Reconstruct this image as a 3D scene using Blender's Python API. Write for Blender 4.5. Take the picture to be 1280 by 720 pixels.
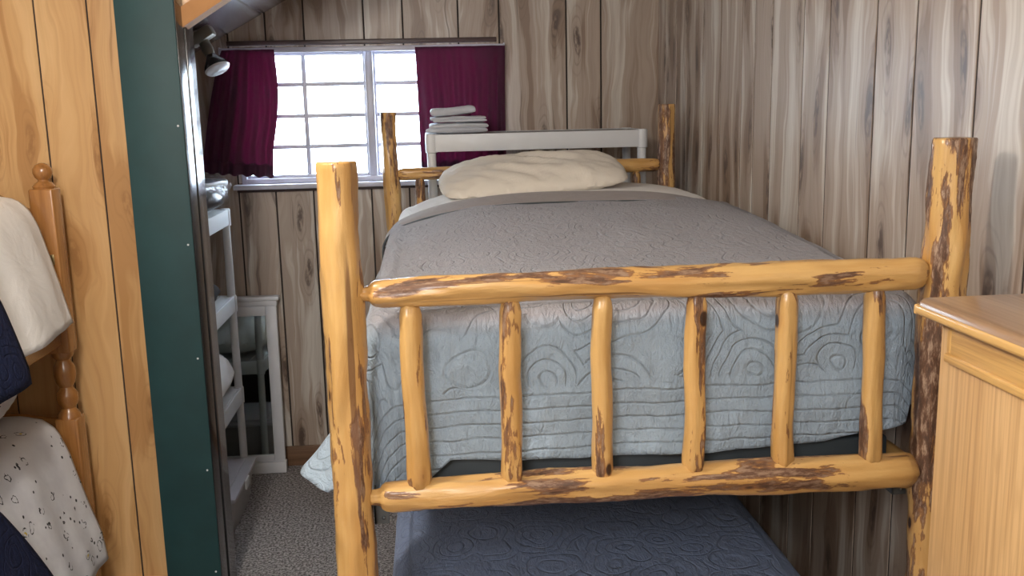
import bpy, bmesh, math, random
from mathutils import Vector, Matrix, noise
D = bpy.data
S = bpy.context.scene
for o in list(D.objects): D.objects.remove(o, do_unlink=True)
COL = S.collection
PI = math.pi

# ------------------------------------------------------------------ camera, light, exposure
cam = D.cameras.new('camera'); cam.sensor_width = 36; cam.lens = 33.75; cam.clip_start = .02
co = D.objects.new('camera', cam); COL.objects.link(co)
Mr = ((0.99602695, -0.08619911, -0.02236132), (-0.03775366, -0.18131506, -0.98270011), (0.08065343, 0.97964002, -0.18384902))
rt, dn, fw = (Vector(v) for v in Mr)
co.matrix_world = Matrix(((rt.x, -dn.x, -fw.x, 0), (rt.y, -dn.y, -fw.y, -1.679), (rt.z, -dn.z, -fw.z, 1.65), (0, 0, 0, 1)))
S.camera = co
S.view_settings.view_transform = 'Standard'; S.view_settings.look = 'None'
S.view_settings.exposure = 0.12; S.view_settings.gamma = 1; S.view_settings.use_curve_mapping = False

w = D.worlds.new('daylight'); S.world = w; w.use_nodes = True
bg = w.node_tree.nodes['Background']
bg.inputs['Color'].default_value = (.80, .90, 1.0, 1); bg.inputs['Strength'].default_value = 18.0

def lamp(name, loc, energy, col, radius):
    l = D.lights.new(name, 'POINT'); l.energy = energy; l.color = col; l.shadow_soft_size = radius
    o = D.objects.new(name, l); COL.objects.link(o); o.location = loc
    return o
lamp('ceiling_bulb', (-.72, -.30, 2.20), 48, (1.0, .93, .85), .07)
lamp('room_fill', (-.5, -2.5, 2.2), 105, (.97, .97, 1.0), .30)  # added fill lamp, unseen behind the camera, evens out the ceiling bulb's falloff

# ------------------------------------------------------------------ node materials
def new_mat(name):
    m = D.materials.new(name); m.use_nodes = True
    nt = m.node_tree
    return m, nt, nt.nodes['Principled BSDF']
def nd(nt, typ, **kw):
    n = nt.nodes.new(typ)
    for k, v in kw.items():
        if k.startswith('i_'):
            n.inputs[k[2:].replace('_', ' ')].default_value = v
        else: setattr(n, k, v)
    return n
def lk(nt, a, b): nt.links.new(a, b)
def attr(nt, name='wc'): return nd(nt, 'ShaderNodeAttribute', attribute_name=name).outputs['Vector']
def scl(nt, v, s, off=(0, 0, 0)):
    m = nd(nt, 'ShaderNodeMapping'); lk(nt, v, m.inputs['Vector'])
    m.inputs['Scale'].default_value = s; m.inputs['Location'].default_value = off
    return m.outputs['Vector']
def nz(nt, v, scale=1, detail=3, rough=.5, dist=0):
    n = nd(nt, 'ShaderNodeTexNoise'); lk(nt, v, n.inputs['Vector'])
    n.inputs['Scale'].default_value = scale; n.inputs['Detail'].default_value = detail
    n.inputs['Roughness'].default_value = rough; n.inputs['Distortion'].default_value = dist
    return n.outputs['Fac']
def ramp(nt, f, stops, interp='LINEAR'):
    r = nd(nt, 'ShaderNodeValToRGB'); lk(nt, f, r.inputs['Fac']); cr = r.color_ramp; cr.interpolation = interp
    while len(cr.elements) < len(stops): cr.elements.new(.5)
    for e, (p, c) in zip(cr.elements, stops):
        e.position = p; e.color = (*c, 1) if len(c) == 3 else c
    return r.outputs['Color']
def val(nt, f, a, b, lo=0., hi=1.):
    r = nd(nt, 'ShaderNodeMapRange'); lk(nt, f, r.inputs['Value'])
    r.inputs['From Min'].default_value = a; r.inputs['From Max'].default_value = b
    r.inputs['To Min'].default_value = lo; r.inputs['To Max'].default_value = hi
    return r.outputs['Result']
def mix(nt, f, a, b, mode='MIX'):
    m = nd(nt, 'ShaderNodeMix', data_type='RGBA', blend_type=mode)
    if isinstance(f, (int, float)): m.inputs['Factor'].default_value = f
    else: lk(nt, f, m.inputs['Factor'])
    for i, x in ((6, a), (7, b)):
        if isinstance(x, tuple): m.inputs[i].default_value = (*x, 1) if len(x) == 3 else x
        else: lk(nt, x, m.inputs[i])
    return m.outputs[2]
def mt(nt, op, a, b=None):
    m = nd(nt, 'ShaderNodeMath', operation=op)
    for i, x in ((0, a), (1, b)):
        if x is None: continue
        if isinstance(x, (int, float)): m.inputs[i].default_value = x
        else: lk(nt, x, m.inputs[i])
    return m.outputs[0]
def vor2(nt, v, sx_, sz_):
    s_ = nd(nt, 'ShaderNodeSeparateXYZ'); lk(nt, v, s_.inputs[0]); c_ = nd(nt, 'ShaderNodeCombineXYZ')
    lk(nt, mt(nt, 'MULTIPLY', s_.outputs[0], sx_), c_.inputs[0]); lk(nt, mt(nt, 'MULTIPLY', s_.outputs[2], sz_), c_.inputs[1])
    n = nd(nt, 'ShaderNodeTexVoronoi', voronoi_dimensions='2D'); lk(nt, c_.outputs[0], n.inputs['Vector']); n.inputs['Scale'].default_value = 1
    return n.outputs['Distance']
def vor(nt, v, scale, out='Distance', feature='F1'):
    n = nd(nt, 'ShaderNodeTexVoronoi', feature=feature); lk(nt, v, n.inputs['Vector']); n.inputs['Scale'].default_value = scale
    return n.outputs[out]
def bump(nt, p, h, strength=.5, dist=.002):
    b = nd(nt, 'ShaderNodeBump'); b.inputs['Strength'].default_value = strength; b.inputs['Distance'].default_value = dist
    lk(nt, h, b.inputs['Height']); lk(nt, b.outputs['Normal'], p.inputs['Normal'])
def plain(name, col, rough=.5, metal=0, coat=0, var=.06, bs=0, bscale=200, alpha=None, trans=0):
    m, nt, p = new_mat(name)
    v = attr(nt)
    n = nz(nt, v, 9, 3)
    p.inputs['Roughness'].default_value = rough; p.inputs['Metallic'].default_value = metal
    p.inputs['Coat Weight'].default_value = coat; p.inputs['Coat Roughness'].default_value = .15
    lo = tuple(c * (1 - var) for c in col); hi = tuple(min(1, c * (1 + var)) for c in col)
    lk(nt, ramp(nt, n, [(.3, lo), (.7, hi)]), p.inputs['Base Color'])
    if bs: bump(nt, p, nz(nt, v, bscale, 2), bs, .001)
    if trans: p.inputs['Transmission Weight'].default_value = trans
    if alpha is not None: p.inputs['Alpha'].default_value = alpha
    return m

def log_mat(name, thr, light=(.66, .415, .155), deep=(.53, .285, .085), bark=(.30, .19, .12), dark=(.075, .035, .018), coat=.5):
    m, nt, p = new_mat(name)
    v = attr(nt)
    base = ramp(nt, nz(nt, scl(nt, v, (9, 9, 1.6)), 2.2, 4, .55), [(.34, deep), (.62, light)])
    grain = nz(nt, scl(nt, v, (60, 60, 3)), 2.0, 3)
    base = mix(nt, val(nt, grain, .35, .7, 0, .35), base, (.48, .24, .06))
    big = nz(nt, scl(nt, v, (14, 14, 2.2)), 1.6, 4, .62, .4)
    fine = nz(nt, scl(nt, v, (34, 34, 9)), 3, 5, .7)
    s = mt(nt, 'ADD', big, mt(nt, 'MULTIPLY', mt(nt, 'SUBTRACT', fine, .5), .22))
    e1 = val(nt, s, thr, thr + .012); e2 = val(nt, s, thr + .028, thr + .05)
    inner = ramp(nt, fine, [(.38, dark), (.5, (dark[0] * 1.8, dark[1] * 1.8, dark[2] * 1.8)), (.62, bark)])
    c = mix(nt, e1, base, (.26, .12, .045)); c = mix(nt, e2, c, inner)
    kd = vor(nt, scl(nt, v, (1, 1, .55)), 11)
    kn = val(nt, kd, .075, .10, 1, 0); kr = val(nt, kd, .10, .17, 1, 0)
    c = mix(nt, mt(nt, 'MULTIPLY', kr, .5), c, (.36, .16, .05)); c = mix(nt, kn, c, (.05, .022, .012))
    # long thin checks along the log
    ck = nz(nt, scl(nt, v, (40, 40, 1.1)), 1.4, 2, .5, .3)
    c = mix(nt, mt(nt, 'MULTIPLY', val(nt, ck, .66, .70), .8), c, (.16, .07, .03))
    lk(nt, c, p.inputs['Base Color'])
    lk(nt, val(nt, e2, 0, 1, .32, .6), p.inputs['Roughness'])
    p.inputs['Coat Weight'].default_value = coat; p.inputs['Coat Roughness'].default_value = .22
    h = mt(nt, 'ADD', mt(nt, 'MULTIPLY', e2, -.6), mt(nt, 'ADD', mt(nt, 'MULTIPLY', fine, .6), mt(nt, 'MULTIPLY', big, 1.6)))
    bump(nt, p, h, .55, .004)
    return m

def panel_mat(name, pale, mid, brown, dark, rough=.45, contrast=1.0, knots=.9, coat=.15, bands=7.5):
    # printed wood panelling; wc = (across, plank id, up)
    m, nt, p = new_mat(name)
    v = attr(nt)
    warp = nd(nt, 'ShaderNodeTexNoise'); lk(nt, scl(nt, v, (3.2, 1, 1.1)), warp.inputs['Vector']); warp.inputs['Scale'].default_value = 1.6; warp.inputs['Detail'].default_value = 3
    wv = nd(nt, 'ShaderNodeVectorMath', operation='MULTIPLY_ADD'); lk(nt, warp.outputs['Color'], wv.inputs[0]); wv.inputs[1].default_value = (.16, 0, .02); lk(nt, v, wv.inputs[2])
    x = wv.outputs[0]
    kd = vor2(nt, x, 6.5, 1.7)
    swirl = mt(nt, 'MULTIPLY', val(nt, kd, .05, .42, 1, 0), .17)
    band = nz(nt, scl(nt, x, (bands, 1, .34)), 1.0, 4, .62)
    band = mt(nt, 'ADD', band, swirl)
    a = .46; k = .05 / contrast
    c = ramp(nt, band, [(a - k, pale), (a + k, mid), (.58, mid), (.64, brown), (.76, brown)])
    fine = nz(nt, scl(nt, x, (75, 1, 1.8)), 1.0, 4, .6)
    c = mix(nt, val(nt, fine, .42, .72, 0, .42), c, brown)
    st = nz(nt, scl(nt, x, (26, 1, .9)), 1.0, 3, .55, .2)
    c = mix(nt, mt(nt, 'MULTIPLY', val(nt, st, .665, .70), .55), c, dark)
    # cathedral rings around the knots
    ring = mt(nt, 'SINE', mt(nt, 'MULTIPLY', kd, 78))
    rf = mt(nt, 'MULTIPLY', mt(nt, 'MULTIPLY', val(nt, ring, .55, 1), val(nt, kd, .06, .34, 1, 0)), .5 * knots)
    c = mix(nt, rf, c, dark)
    fl = nz(nt, scl(nt, x, (30, 1, 14)), 1.5, 3)
    c = mix(nt, mt(nt, 'MULTIPLY', mt(nt, 'MULTIPLY', val(nt, kd, .07, .15, 1, 0), knots), val(nt, fl, .38, .55)), c, dark)
    lk(nt, c, p.inputs['Base Color']); p.inputs['Roughness'].default_value = rough
    p.inputs['Coat Weight'].default_value = coat; p.inputs['Coat Roughness'].default_value = .3
    bump(nt, p, fine, .12, .0008)
    return m

def fine_wood(name, a, b, c_, rough=.4, coat=.3, sc=(70, 70, 2.2), rings=0.):
    m, nt, p = new_mat(name); v = attr(nt)
    g = nz(nt, scl(nt, v, sc), 1.0, 4, .62)
    l = nz(nt, scl(nt, v, (9, 9, .8)), 1.0, 3, .5, .5)
    col = ramp(nt, l, [(.3, b), (.65, a)])
    wv = mt(nt, 'SINE', mt(nt, 'MULTIPLY', l, 95))
    col = mix(nt, mt(nt, 'MULTIPLY', val(nt, wv, .2, 1), rings), col, c_)
    col = mix(nt, val(nt, g, .45, .68, 0, .75), col, c_)
    lk(nt, col, p.inputs['Base Color']); p.inputs['Roughness'].default_value = rough
    p.inputs['Coat Weight'].default_value = coat; p.inputs['Coat Roughness'].default_value = .2
    bump(nt, p, g, .18, .0006)
    return m

def quilt_mat(name, col, col2=None, seam=.72):
    # wc = flat cloth coordinates in metres, z = 1 over the hanging foot end
    m, nt, p = new_mat(name); v = attr(nt)
    sx = nd(nt, 'ShaderNodeSeparateXYZ'); lk(nt, v, sx.inputs[0]); u, vv, zz = sx.outputs
    flat = scl(nt, v, (1, 1, 0))
    wob = mt(nt, 'MULTIPLY', mt(nt, 'SUBTRACT', nz(nt, flat, 9, 3), .5), .016)
    rows = mt(nt, 'ABSOLUTE', mt(nt, 'SINE', mt(nt, 'MULTIPLY', mt(nt, 'ADD', vv, wob), PI / .027)))
    rows = val(nt, rows, 0, .42)
    wd = nd(nt, 'ShaderNodeTexNoise'); lk(nt, flat, wd.inputs['Vector']); wd.inputs['Scale'].default_value = 5
    wv = nd(nt, 'ShaderNodeVectorMath', operation='MULTIPLY_ADD'); lk(nt, wd.outputs['Color'], wv.inputs[0]); wv.inputs[1].default_value = (.11, .11, 0); lk(nt, flat, wv.inputs[2])
    sd = vor(nt, wv.outputs[0], 8.5)
    rings = mt(nt, 'ABSOLUTE', mt(nt, 'SINE', mt(nt, 'MULTIPLY', sd, 17)))
    rings = val(nt, rings, 0, .42)
    sel = val(nt, mt(nt, 'ADD', vv, mt(nt, 'MULTIPLY', wob, 3)), -.125, -.115, 1, 0)                      # the last rows above the hem run straight
    seams = nd(nt, 'ShaderNodeMix', data_type='FLOAT'); lk(nt, sel, seams.inputs[0]); lk(nt, rings, seams.inputs[2]); lk(nt, rows, seams.inputs[3])
    pk = nz(nt, scl(nt, v, (60, 24, 0)), 1.0, 4, .68, .6)
    fn = nz(nt, flat, 75, 3, .65)
    h = mt(nt, 'ADD', mt(nt, 'MULTIPLY', seams.outputs[0], .50), mt(nt, 'ADD', mt(nt, 'MULTIPLY', pk, 1.6), mt(nt, 'MULTIPLY', fn, .55)))
    bump(nt, p, h, 1.0, .0060)
    base = col
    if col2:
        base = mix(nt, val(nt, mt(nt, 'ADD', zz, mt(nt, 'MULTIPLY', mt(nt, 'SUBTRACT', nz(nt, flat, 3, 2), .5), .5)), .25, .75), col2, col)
    c = mix(nt, val(nt, seams.outputs[0], 0, .8, .22, 0), base, tuple(x * seam for x in col))
    c = mix(nt, val(nt, nz(nt, flat, 30, 3), .3, .7, .10, 0), c, tuple(x * .7 for x in col))
    lk(nt, c, p.inputs['Base Color']); p.inputs['Roughness'].default_value = .85
    p.inputs['Sheen Weight'].default_value = .12 if max(col) > .1 else 0
    p.inputs['Specular IOR Level'].default_value = .25
    return m

def cloth_mat(name, col, wr=.5, sc=(14, 14, 14), rough=.85, trans=None):
    m, nt, p = new_mat(name); v = attr(nt)
    n = nz(nt, scl(nt, v, sc), 1.0, 4, .55, .8); f = nz(nt, v, 260, 2)
    lk(nt, ramp(nt, n, [(.3, tuple(x * .93 for x in col)), (.65, col)]), p.inputs['Base Color'])
    p.inputs['Roughness'].default_value = rough; p.inputs['Sheen Weight'].default_value = .1
    bump(nt, p, mt(nt, 'ADD', n, mt(nt, 'MULTIPLY', f, .05)), wr, .012)
    if trans:
        out = nt.nodes['Material Output']
        t = nd(nt, 'ShaderNodeBsdfTranslucent'); t.inputs['Color'].default_value = (*trans, 1)
        ms = nd(nt, 'ShaderNodeMixShader'); ms.inputs[0].default_value = .35
        lk(nt, p.outputs[0], ms.inputs[1]); lk(nt, t.outputs[0], ms.inputs[2]); lk(nt, ms.outputs[0], out.inputs['Surface'])
    return m

M = {}
M['log'] = log_mat('varnished_log', .530)
M['log_clean'] = log_mat('varnished_log_clean', .572)
M['log_bark'] = log_mat('varnished_log_with_bark', .475, light=(.68, .44, .17), bark=(.40, .27, .18))
M['log_cut'] = fine_wood('log_end_grain', (.70, .46, .18), (.60, .36, .12), (.40, .20, .06), .45, .4, (40, 40, 40))
M['hickory'] = panel_mat('whitewashed_hickory_panel', (.60, .555, .49), (.41, .33, .265), (.25, .175, .125), (.085, .055, .042), .42, 1.5, .9, .12, 12.5)
M['pine_panel'] = panel_mat('honey_pine_panel', (.68, .435, .205), (.60, .355, .15), (.45, .235, .085), (.30, .14, .045), .36, .8, .8, .3, 10)
M['pine_raw'] = panel_mat('unvarnished_pine_trim', (.52, .26, .10), (.46, .22, .08), (.34, .15, .05), (.22, .09, .03), .8, .8, .5, 0, 8)
M['groove'] = plain('dark_groove', (.03, .022, .018), .8)
M['ceil_panel'] = fine_wood('dark_glossy_panel', (.12, .095, .095), (.09, .07, .07), (.05, .035, .035), .25, .4, (20, 20, 1.5))
M['green'] = plain('dark_green_paint', (.010, .046, .050), .6, coat=0, var=.12, bs=.25, bscale=60)
M['green_side'] = plain('black_gloss_trim', (.022, .022, .024), .16, coat=.6, var=.2, bs=.3, bscale=12)
M['carpet'] = None
M['oak'] = fine_wood('golden_oak', (.68, .435, .205), (.62, .375, .165), (.42, .235, .095), .42, .25, (150, 150, 2.6), .22)
M['oak_edge'] = fine_wood('golden_oak_edge', (.74, .46, .16), (.66, .38, .12), (.42, .21, .06), .35, .4, (150, 150, 4), .1)
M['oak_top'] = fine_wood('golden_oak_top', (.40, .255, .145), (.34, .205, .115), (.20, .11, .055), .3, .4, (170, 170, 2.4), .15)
M['pine_bed'] = fine_wood('varnished_pine_bunk', (.42, .19, .055), (.33, .135, .035), (.20, .075, .018), .26, .7, (40, 40, 1.6), .2)
M['white_plastic'] = plain('white_resin', (.66, .68, .70), .42, var=.03)
M['grey_plastic'] = plain('grey_resin_top', (.30, .30, .31), .55, var=.08, bs=.2, bscale=80)
M['white_paint'] = plain('white_paint', (.66, .67, .70), .4, var=.04)
M['win_frame'] = plain('mauve_white_window_paint', (.52, .52, .60), .35, var=.06)
M['trim_dark'] = plain('dark_brown_trim', (.06, .035, .03), .4, var=.15)
M['base_wood'] = fine_wood('brown_baseboard', (.20, .11, .06), (.16, .085, .045), (.08, .04, .02), .5, .1)
M['pillow'] = cloth_mat('cream_cotton', (.72, .66, .57), .8, (5, 5, 5))
M['sheet'] = cloth_mat('white_cotton', (.82, .80, .78), .5, (7, 7, 7))
M['white_linen'] = cloth_mat('white_bed_sheet', (.87, .84, .80), .7, (7, 7, 6))
M['folded'] = cloth_mat('pale_grey_cotton', (.55, .57, .62), .5, (18, 18, 18))
M['navy'] = quilt_mat('navy_quilt', (.012, .018, .055), None, .5)
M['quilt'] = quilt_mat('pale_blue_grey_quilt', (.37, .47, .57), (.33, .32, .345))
M['quilt_low'] = quilt_mat('slate_blue_quilt', (.24, .31, .48))
M['fold'] = cloth_mat('grey_brown_quilt_back', (.30, .265, .255), .35, (25, 25, 25))
M['curtain'] = cloth_mat('maroon_curtain', (.082, .020, .052), .15, (20, 20, 6), .8, (.24, .035, .12))
M['slate'] = plain('dark_slate_board', (.045, .058, .066), .6, var=.12)
M['steel'] = plain('grey_steel', (.16, .18, .19), .4, .7)
M['lamp_body'] = plain('bronze_lamp_body', (.17, .155, .13), .42, .35, var=.12)
M['bulb_dark'] = plain('bulb_reflector', (.10, .10, .105), .2, .6)
M['bulb_face'] = plain('bulb_lens', (.62, .62, .64), .25)
M['brass'] = plain('brass_latch', (.35, .26, .12), .35, .8)
M['mirror'] = plain('mirror_glass', (.55, .62, .60), .04, 1.0, var=.02)
M['dark_wrap'] = plain('dark_bag_cloth', (.025, .035, .06), .3, var=.3, coat=.5, bs=.6, bscale=40)
M['black_cloth'] = plain('black_cloth', (.02, .02, .024), .8)
M['bin'] = plain('frosted_bin_plastic', (.50, .47, .47), .35, alpha=.82, var=.05)
M['bin_lid'] = plain('frosted_lid_plastic', (.60, .58, .64), .32, alpha=.9, var=.04)
M['knob'] = plain('dark_brass_knob', (.25, .18, .08), .3, .8)
M['wall_plain'] = plain('painted_wall', (.55, .45, .33), .7)
M['ceil_plain'] = plain('painted_ceiling', (.66, .62, .55), .8)
M['mattress'] = cloth_mat('mattress_ticking', (.5, .5, .52), .2)
M['yellow'] = plain('yellow_tape', (.75, .50, .04), .5)

def carpet_mat():
    m, nt, p = new_mat('grey_beige_carpet'); v = attr(nt)
    a = nz(nt, v, 105, 3, .75); b = nz(nt, v, 2.5, 3); s = vor(nt, v, 230)
    c = ramp(nt, a, [(.40, (.09, .08, .075)), (.5, (.34, .31, .30)), (.60, (.66, .62, .60))])
    c = mix(nt, val(nt, b, .35, .7, 0, .25), c, (.22, .20, .20))
    lk(nt, c, p.inputs['Base Color']); p.inputs['Roughness'].default_value = .95
    bump(nt, p, mt(nt, 'ADD', a, s), .9, .006); return m
M['carpet'] = carpet_mat()
def glass_mat():
    m, nt, p = new_mat('window_glass'); out = nt.nodes['Material Output']
    t = nd(nt, 'ShaderNodeBsdfTransparent'); t.inputs['Color'].default_value = (.95, .98, 1, 1)
    g = nd(nt, 'ShaderNodeBsdfGlossy'); g.inputs['Roughness'].default_value = .02
    ms = nd(nt, 'ShaderNodeMixShader'); ms.inputs[0].default_value = .05
    lk(nt, t.outputs[0], ms.inputs[1]); lk(nt, g.outputs[0], ms.inputs[2]); lk(nt, ms.outputs[0], out.inputs['Surface']); return m
M['glass'] = glass_mat()
def film_mat():
    m, nt, p = new_mat('clear_plastic_film'); out = nt.nodes['Material Output']
    t = nd(nt, 'ShaderNodeBsdfTransparent'); g = nd(nt, 'ShaderNodeBsdfGlossy'); g.inputs['Roughness'].default_value = .08
    d = nd(nt, 'ShaderNodeBsdfDiffuse'); d.inputs['Color'].default_value = (.75, .77, .85, 1)
    v = attr(nt); b = nd(nt, 'ShaderNodeBump'); b.inputs['Strength'].default_value = 1; b.inputs['Distance'].default_value = .02
    lk(nt, nz(nt, v, 22, 3), b.inputs['Height']); lk(nt, b.outputs[0], g.inputs['Normal'])
    m1 = nd(nt, 'ShaderNodeMixShader'); m1.inputs[0].default_value = .05; lk(nt, t.outputs[0], m1.inputs[1]); lk(nt, d.outputs[0], m1.inputs[2])
    m2 = nd(nt, 'ShaderNodeMixShader'); m2.inputs[0].default_value = .14; lk(nt, m1.outputs[0], m2.inputs[1]); lk(nt, g.outputs[0], m2.inputs[2])
    lk(nt, m2.outputs[0], out.inputs['Surface']); return m
M['film'] = film_mat()
def print_mat():
    m, nt, p = new_mat('white_sheet_small_dark_print'); v = attr(nt)
    wd = nd(nt, 'ShaderNodeTexNoise'); lk(nt, v, wd.inputs['Vector']); wd.inputs['Scale'].default_value = 45
    wv = nd(nt, 'ShaderNodeVectorMath', operation='MULTIPLY_ADD'); lk(nt, wd.outputs['Color'], wv.inputs[0]); wv.inputs[1].default_value = (.028, .028, .028); lk(nt, v, wv.inputs[2])
    d = vor(nt, wv.outputs[0], 16); 
    ring = mt(nt, 'MULTIPLY', val(nt, d, .20, .215), val(nt, d, .245, .26, 1, 0))
    gate = nz(nt, v, 60, 1)
    ring = mt(nt, 'MULTIPLY', ring, val(nt, gate, .42, .44))
    dots = val(nt, vor(nt, scl(nt, v, (1, 1, 1), (.3, .2, .1)), 27), .12, .15, 1, 0)
    dg = val(nt, nz(nt, v, 14, 1), .48, .5)
    n = nz(nt, v, 7, 3)
    base = ramp(nt, n, [(.3, (.64, .64, .67)), (.6, (.74, .74, .76))])
    yel = mt(nt, 'MULTIPLY', val(nt, d, .08, .10, 1, 0), val(nt, nz(nt, v, 11, 1), .56, .58))
    c = mix(nt, yel, base, (.65, .48, .06))
    c = mix(nt, ring, c, (.02, .02, .025)); c = mix(nt, mt(nt, 'MULTIPLY', dots, dg), c, (.025, .025, .03))
    lk(nt, c, p.inputs['Base Color']); p.inputs['Roughness'].default_value = .85
    bump(nt, p, n, .6, .015); return m
M['print'] = print_mat()

# ------------------------------------------------------------------ mesh helpers
WLOC = {}
def mesh_obj(name, vs, fs, mat, parent=None, wc=None, smooth=True, origin=None):
    xs = [v[0] for v in vs]; ys = [v[1] for v in vs]; zs = [v[2] for v in vs]
    o = origin or Vector(((min(xs) + max(xs)) / 2, (min(ys) + max(ys)) / 2, min(zs)))
    me = D.meshes.new(name)
    me.from_pydata([(v[0] - o[0], v[1] - o[1], v[2] - o[2]) for v in vs], [], fs)
    me.update()
    a = me.attributes.new('wc', 'FLOAT_VECTOR', 'POINT')
    src = wc if wc else vs
    for i, v in enumerate(src): a.data[i].vector = (v[0], v[1], v[2])
    if smooth:
        for p in me.polygons: p.use_smooth = True
        if smooth == 'auto': me.set_sharp_from_angle(angle=math.radians(35))
    me.materials.append(mat)
    ob = D.objects.new(name, me); COL.objects.link(ob)
    ob.location = o; WLOC[ob.name] = Vector(o)
    if parent:
        ob.parent = parent; ob.location = Vector(o) - WLOC[parent.name]
    return ob
def empty(name, loc, label, cat, group=None):
    o = D.objects.new(name, None); COL.objects.link(o); o.location = loc; WLOC[o.name] = Vector(loc); o.empty_display_size = .1
    return tag(o, label, cat, group)
def tag(o, label, cat, group=None):
    o['label'] = label; o['category'] = cat
    if group: o['group'] = group
    return o
def struct(o): o['kind'] = 'structure'; return o
def merge(parts):
    V, F, W = [], [], []
    for v, f, w_ in parts:
        k = len(V); V += list(v); F += [tuple(i + k for i in q) for q in f]; W += list(w_)
    return V, F, W
def put(name, g, mat, parent=None, smooth='auto'): return mesh_obj(name, g[0], g[1], mat, parent, g[2], smooth)

def box(x0, x1, y0, y1, z0, z1, bev=.003, grain='z', seg=2, seed=0, top_only=False):
    bm = bmesh.new(); bmesh.ops.create_cube(bm, size=1)
    for v in bm.verts: v.co = ((x0 + x1) / 2 + v.co.x * (x1 - x0), (y0 + y1) / 2 + v.co.y * (y1 - y0), (z0 + z1) / 2 + v.co.z * (z1 - z0))
    if bev:
        es = bm.edges[:] if not top_only else [e for e in bm.edges if all(v.co.z > (z0 + z1) / 2 for v in e.verts)]
        bmesh.ops.bevel(bm, geom=es, offset=bev, segments=seg, affect='EDGES', profile=.5)
    bm.verts.ensure_lookup_table()
    V = [v.co.copy() for v in bm.verts]; F = [tuple(v.index for v in f.verts) for f in bm.faces]; bm.free()
    off = Vector((seed * 1.7 % 9, seed * 2.3 % 7, seed * .9 % 5))
    perm = {'x': lambda v: Vector((v.y, v.z, v.x)), 'y': lambda v: Vector((v.x, v.z, v.y)), 'z': lambda v: Vector(v)}[grain]
    return V, F, [perm(v) + off for v in V]
def grid(fn, nu, nv, wfn=None, closed=False):
    V, F, W = [], [], []
    for j in range(nv + 1):
        for i in range(nu + (0 if closed else 1)):
            u, v = i / nu, j / nv; p = fn(u, v); V.append(Vector(p)); W.append(Vector(wfn(u, v, p)) if wfn else Vector(p))
    n = nu if closed else nu + 1
    for j in range(nv):
        for i in range(nu):
            a = j * n + i; b = j * n + (i + 1) % n
            F.append((a, b, b + n, a + n))
    return V, F, W
def lathe(prof, c, n=24, axis=Vector((0, 0, 1)), caps=True, seed=0):
    ax = axis.normalized(); q = ax.to_track_quat('Z', 'Y'); c = Vector(c)
    V, F, W = [], [], []
    for r, h in prof:
        for i in range(n):
            a = 2 * PI * i / n; l = Vector((r * math.cos(a), r * math.sin(a), h))
            V.append(c + q @ l); W.append(l + Vector((seed * 1.3, seed * .7, seed * 2.1)))
    for j in range(len(prof) - 1):
        for i in range(n):
            a = j * n + i; b = j * n + (i + 1) % n; F.append((a, b, b + n, a + n))
    if caps: F.append(tuple(range(n))[::-1]); F.append(tuple((len(prof) - 1) * n + i for i in range(n)))
    return V, F, W
def ss(a, b, x):
    if a == b: return 1. if x >= a else 0.
    t = max(0, min(1, (x - a) / (b - a))); return t * t * (3 - 2 * t)
def N(x, y, z): return noise.noise(Vector((x, y, z)))
def lerp(a, b, t): return a + (b - a) * t
def curve_at(pts, x):
    if x <= pts[0][0]: return pts[0][1]
    for (a, p), (b, q) in zip(pts, pts[1:]):
        if x <= b: return p + (q - p) * (x - a) / (b - a)
    return pts[-1][1]

def log(p0, p1, r0, r1, seed, bump_=.0025, bend=.004, e0='cut', e1='cut', n=36, tr=.5, tl=.03, bulges=()):
    """hewn log; ends: cut = sawn flat, round = rounded shoulder, tenon = shoulder then a peg into the post"""
    p0, p1 = Vector(p0), Vector(p1); L = (p1 - p0).length; ax = (p1 - p0).normalized(); q = ax.to_track_quat('Z', 'Y')
    st = []
    m = max(8, int(L / .012))
    for k in range(m + 1): st.append((k / m * L, 1.0))
    def endprof(kind, r):
        if kind == 'cut': return [(.0, .0), (.0, .93), (.003, .985)]
        if kind == 'round': return [(.0, .0), (.0, .45), (.005, .72), (.012, .88), (.022, .97)]
        return [(-tl, .0), (-tl, tr), (-.008, tr * 1.05), (.0, tr * 1.2), (.004, .80), (.010, .93), (.020, .99)]
    A = [(h, s) for h, s in endprof(e0, r0)]; B = [(L - h, s) for h, s in endprof(e1, r1)][::-1]
    st = A + [x for x in st if A[-1][0] + .002 < x[0] < B[0][0] - .002] + B
    V, F, W = [], [], []
    off = Vector((seed * 3.17 % 11, seed * 1.91 % 13, seed * 5.3 % 17))
    for h, s in st:
        t = h / L; R = lerp(r0, r1, t) * s
        dx = bend * N(seed * 1.3, t * 2.2, 1) * math.sin(PI * min(1, max(0, t))) * 2; dy = bend * N(seed * 2.1, t * 2.2, 5) * math.sin(PI * min(1, max(0, t))) * 2
        for i in range(n):
            a = 2 * PI * i / n; c, d = math.cos(a), math.sin(a)
            rr = R + (bump_ * (N(c * 1.6 + seed, d * 1.6, h * 6) * 1.5 + .75 * N(c * 2.6 + seed, d * 2.6 + 4, h * 17) + .3 * N(c * 6 + seed, d * 6 + 4, h * 50)) if s > .5 else 0)
            for (bh, ba, bw, bz) in bulges:
                da = (a - ba + PI) % (2 * PI) - PI; rr += bz * math.exp(-((h - bh) / bw) ** 2 - (da / .6) ** 2)
            l = Vector((rr * c + dx, rr * d + dy, h)); V.append(p0 + q @ l); W.append(Vector((R * c, R * d, h)) + off)
    for j in range(len(st) - 1):
        for i in range(n):
            a = j * n + i; b = j * n + (i + 1) % n; F.append((a, b, b + n, a + n))
    return V, F, W
def solid(o, t, off=0.):
    md = o.modifiers.new('thickness', 'SOLIDIFY'); md.thickness = t; md.offset = off; return o

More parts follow.
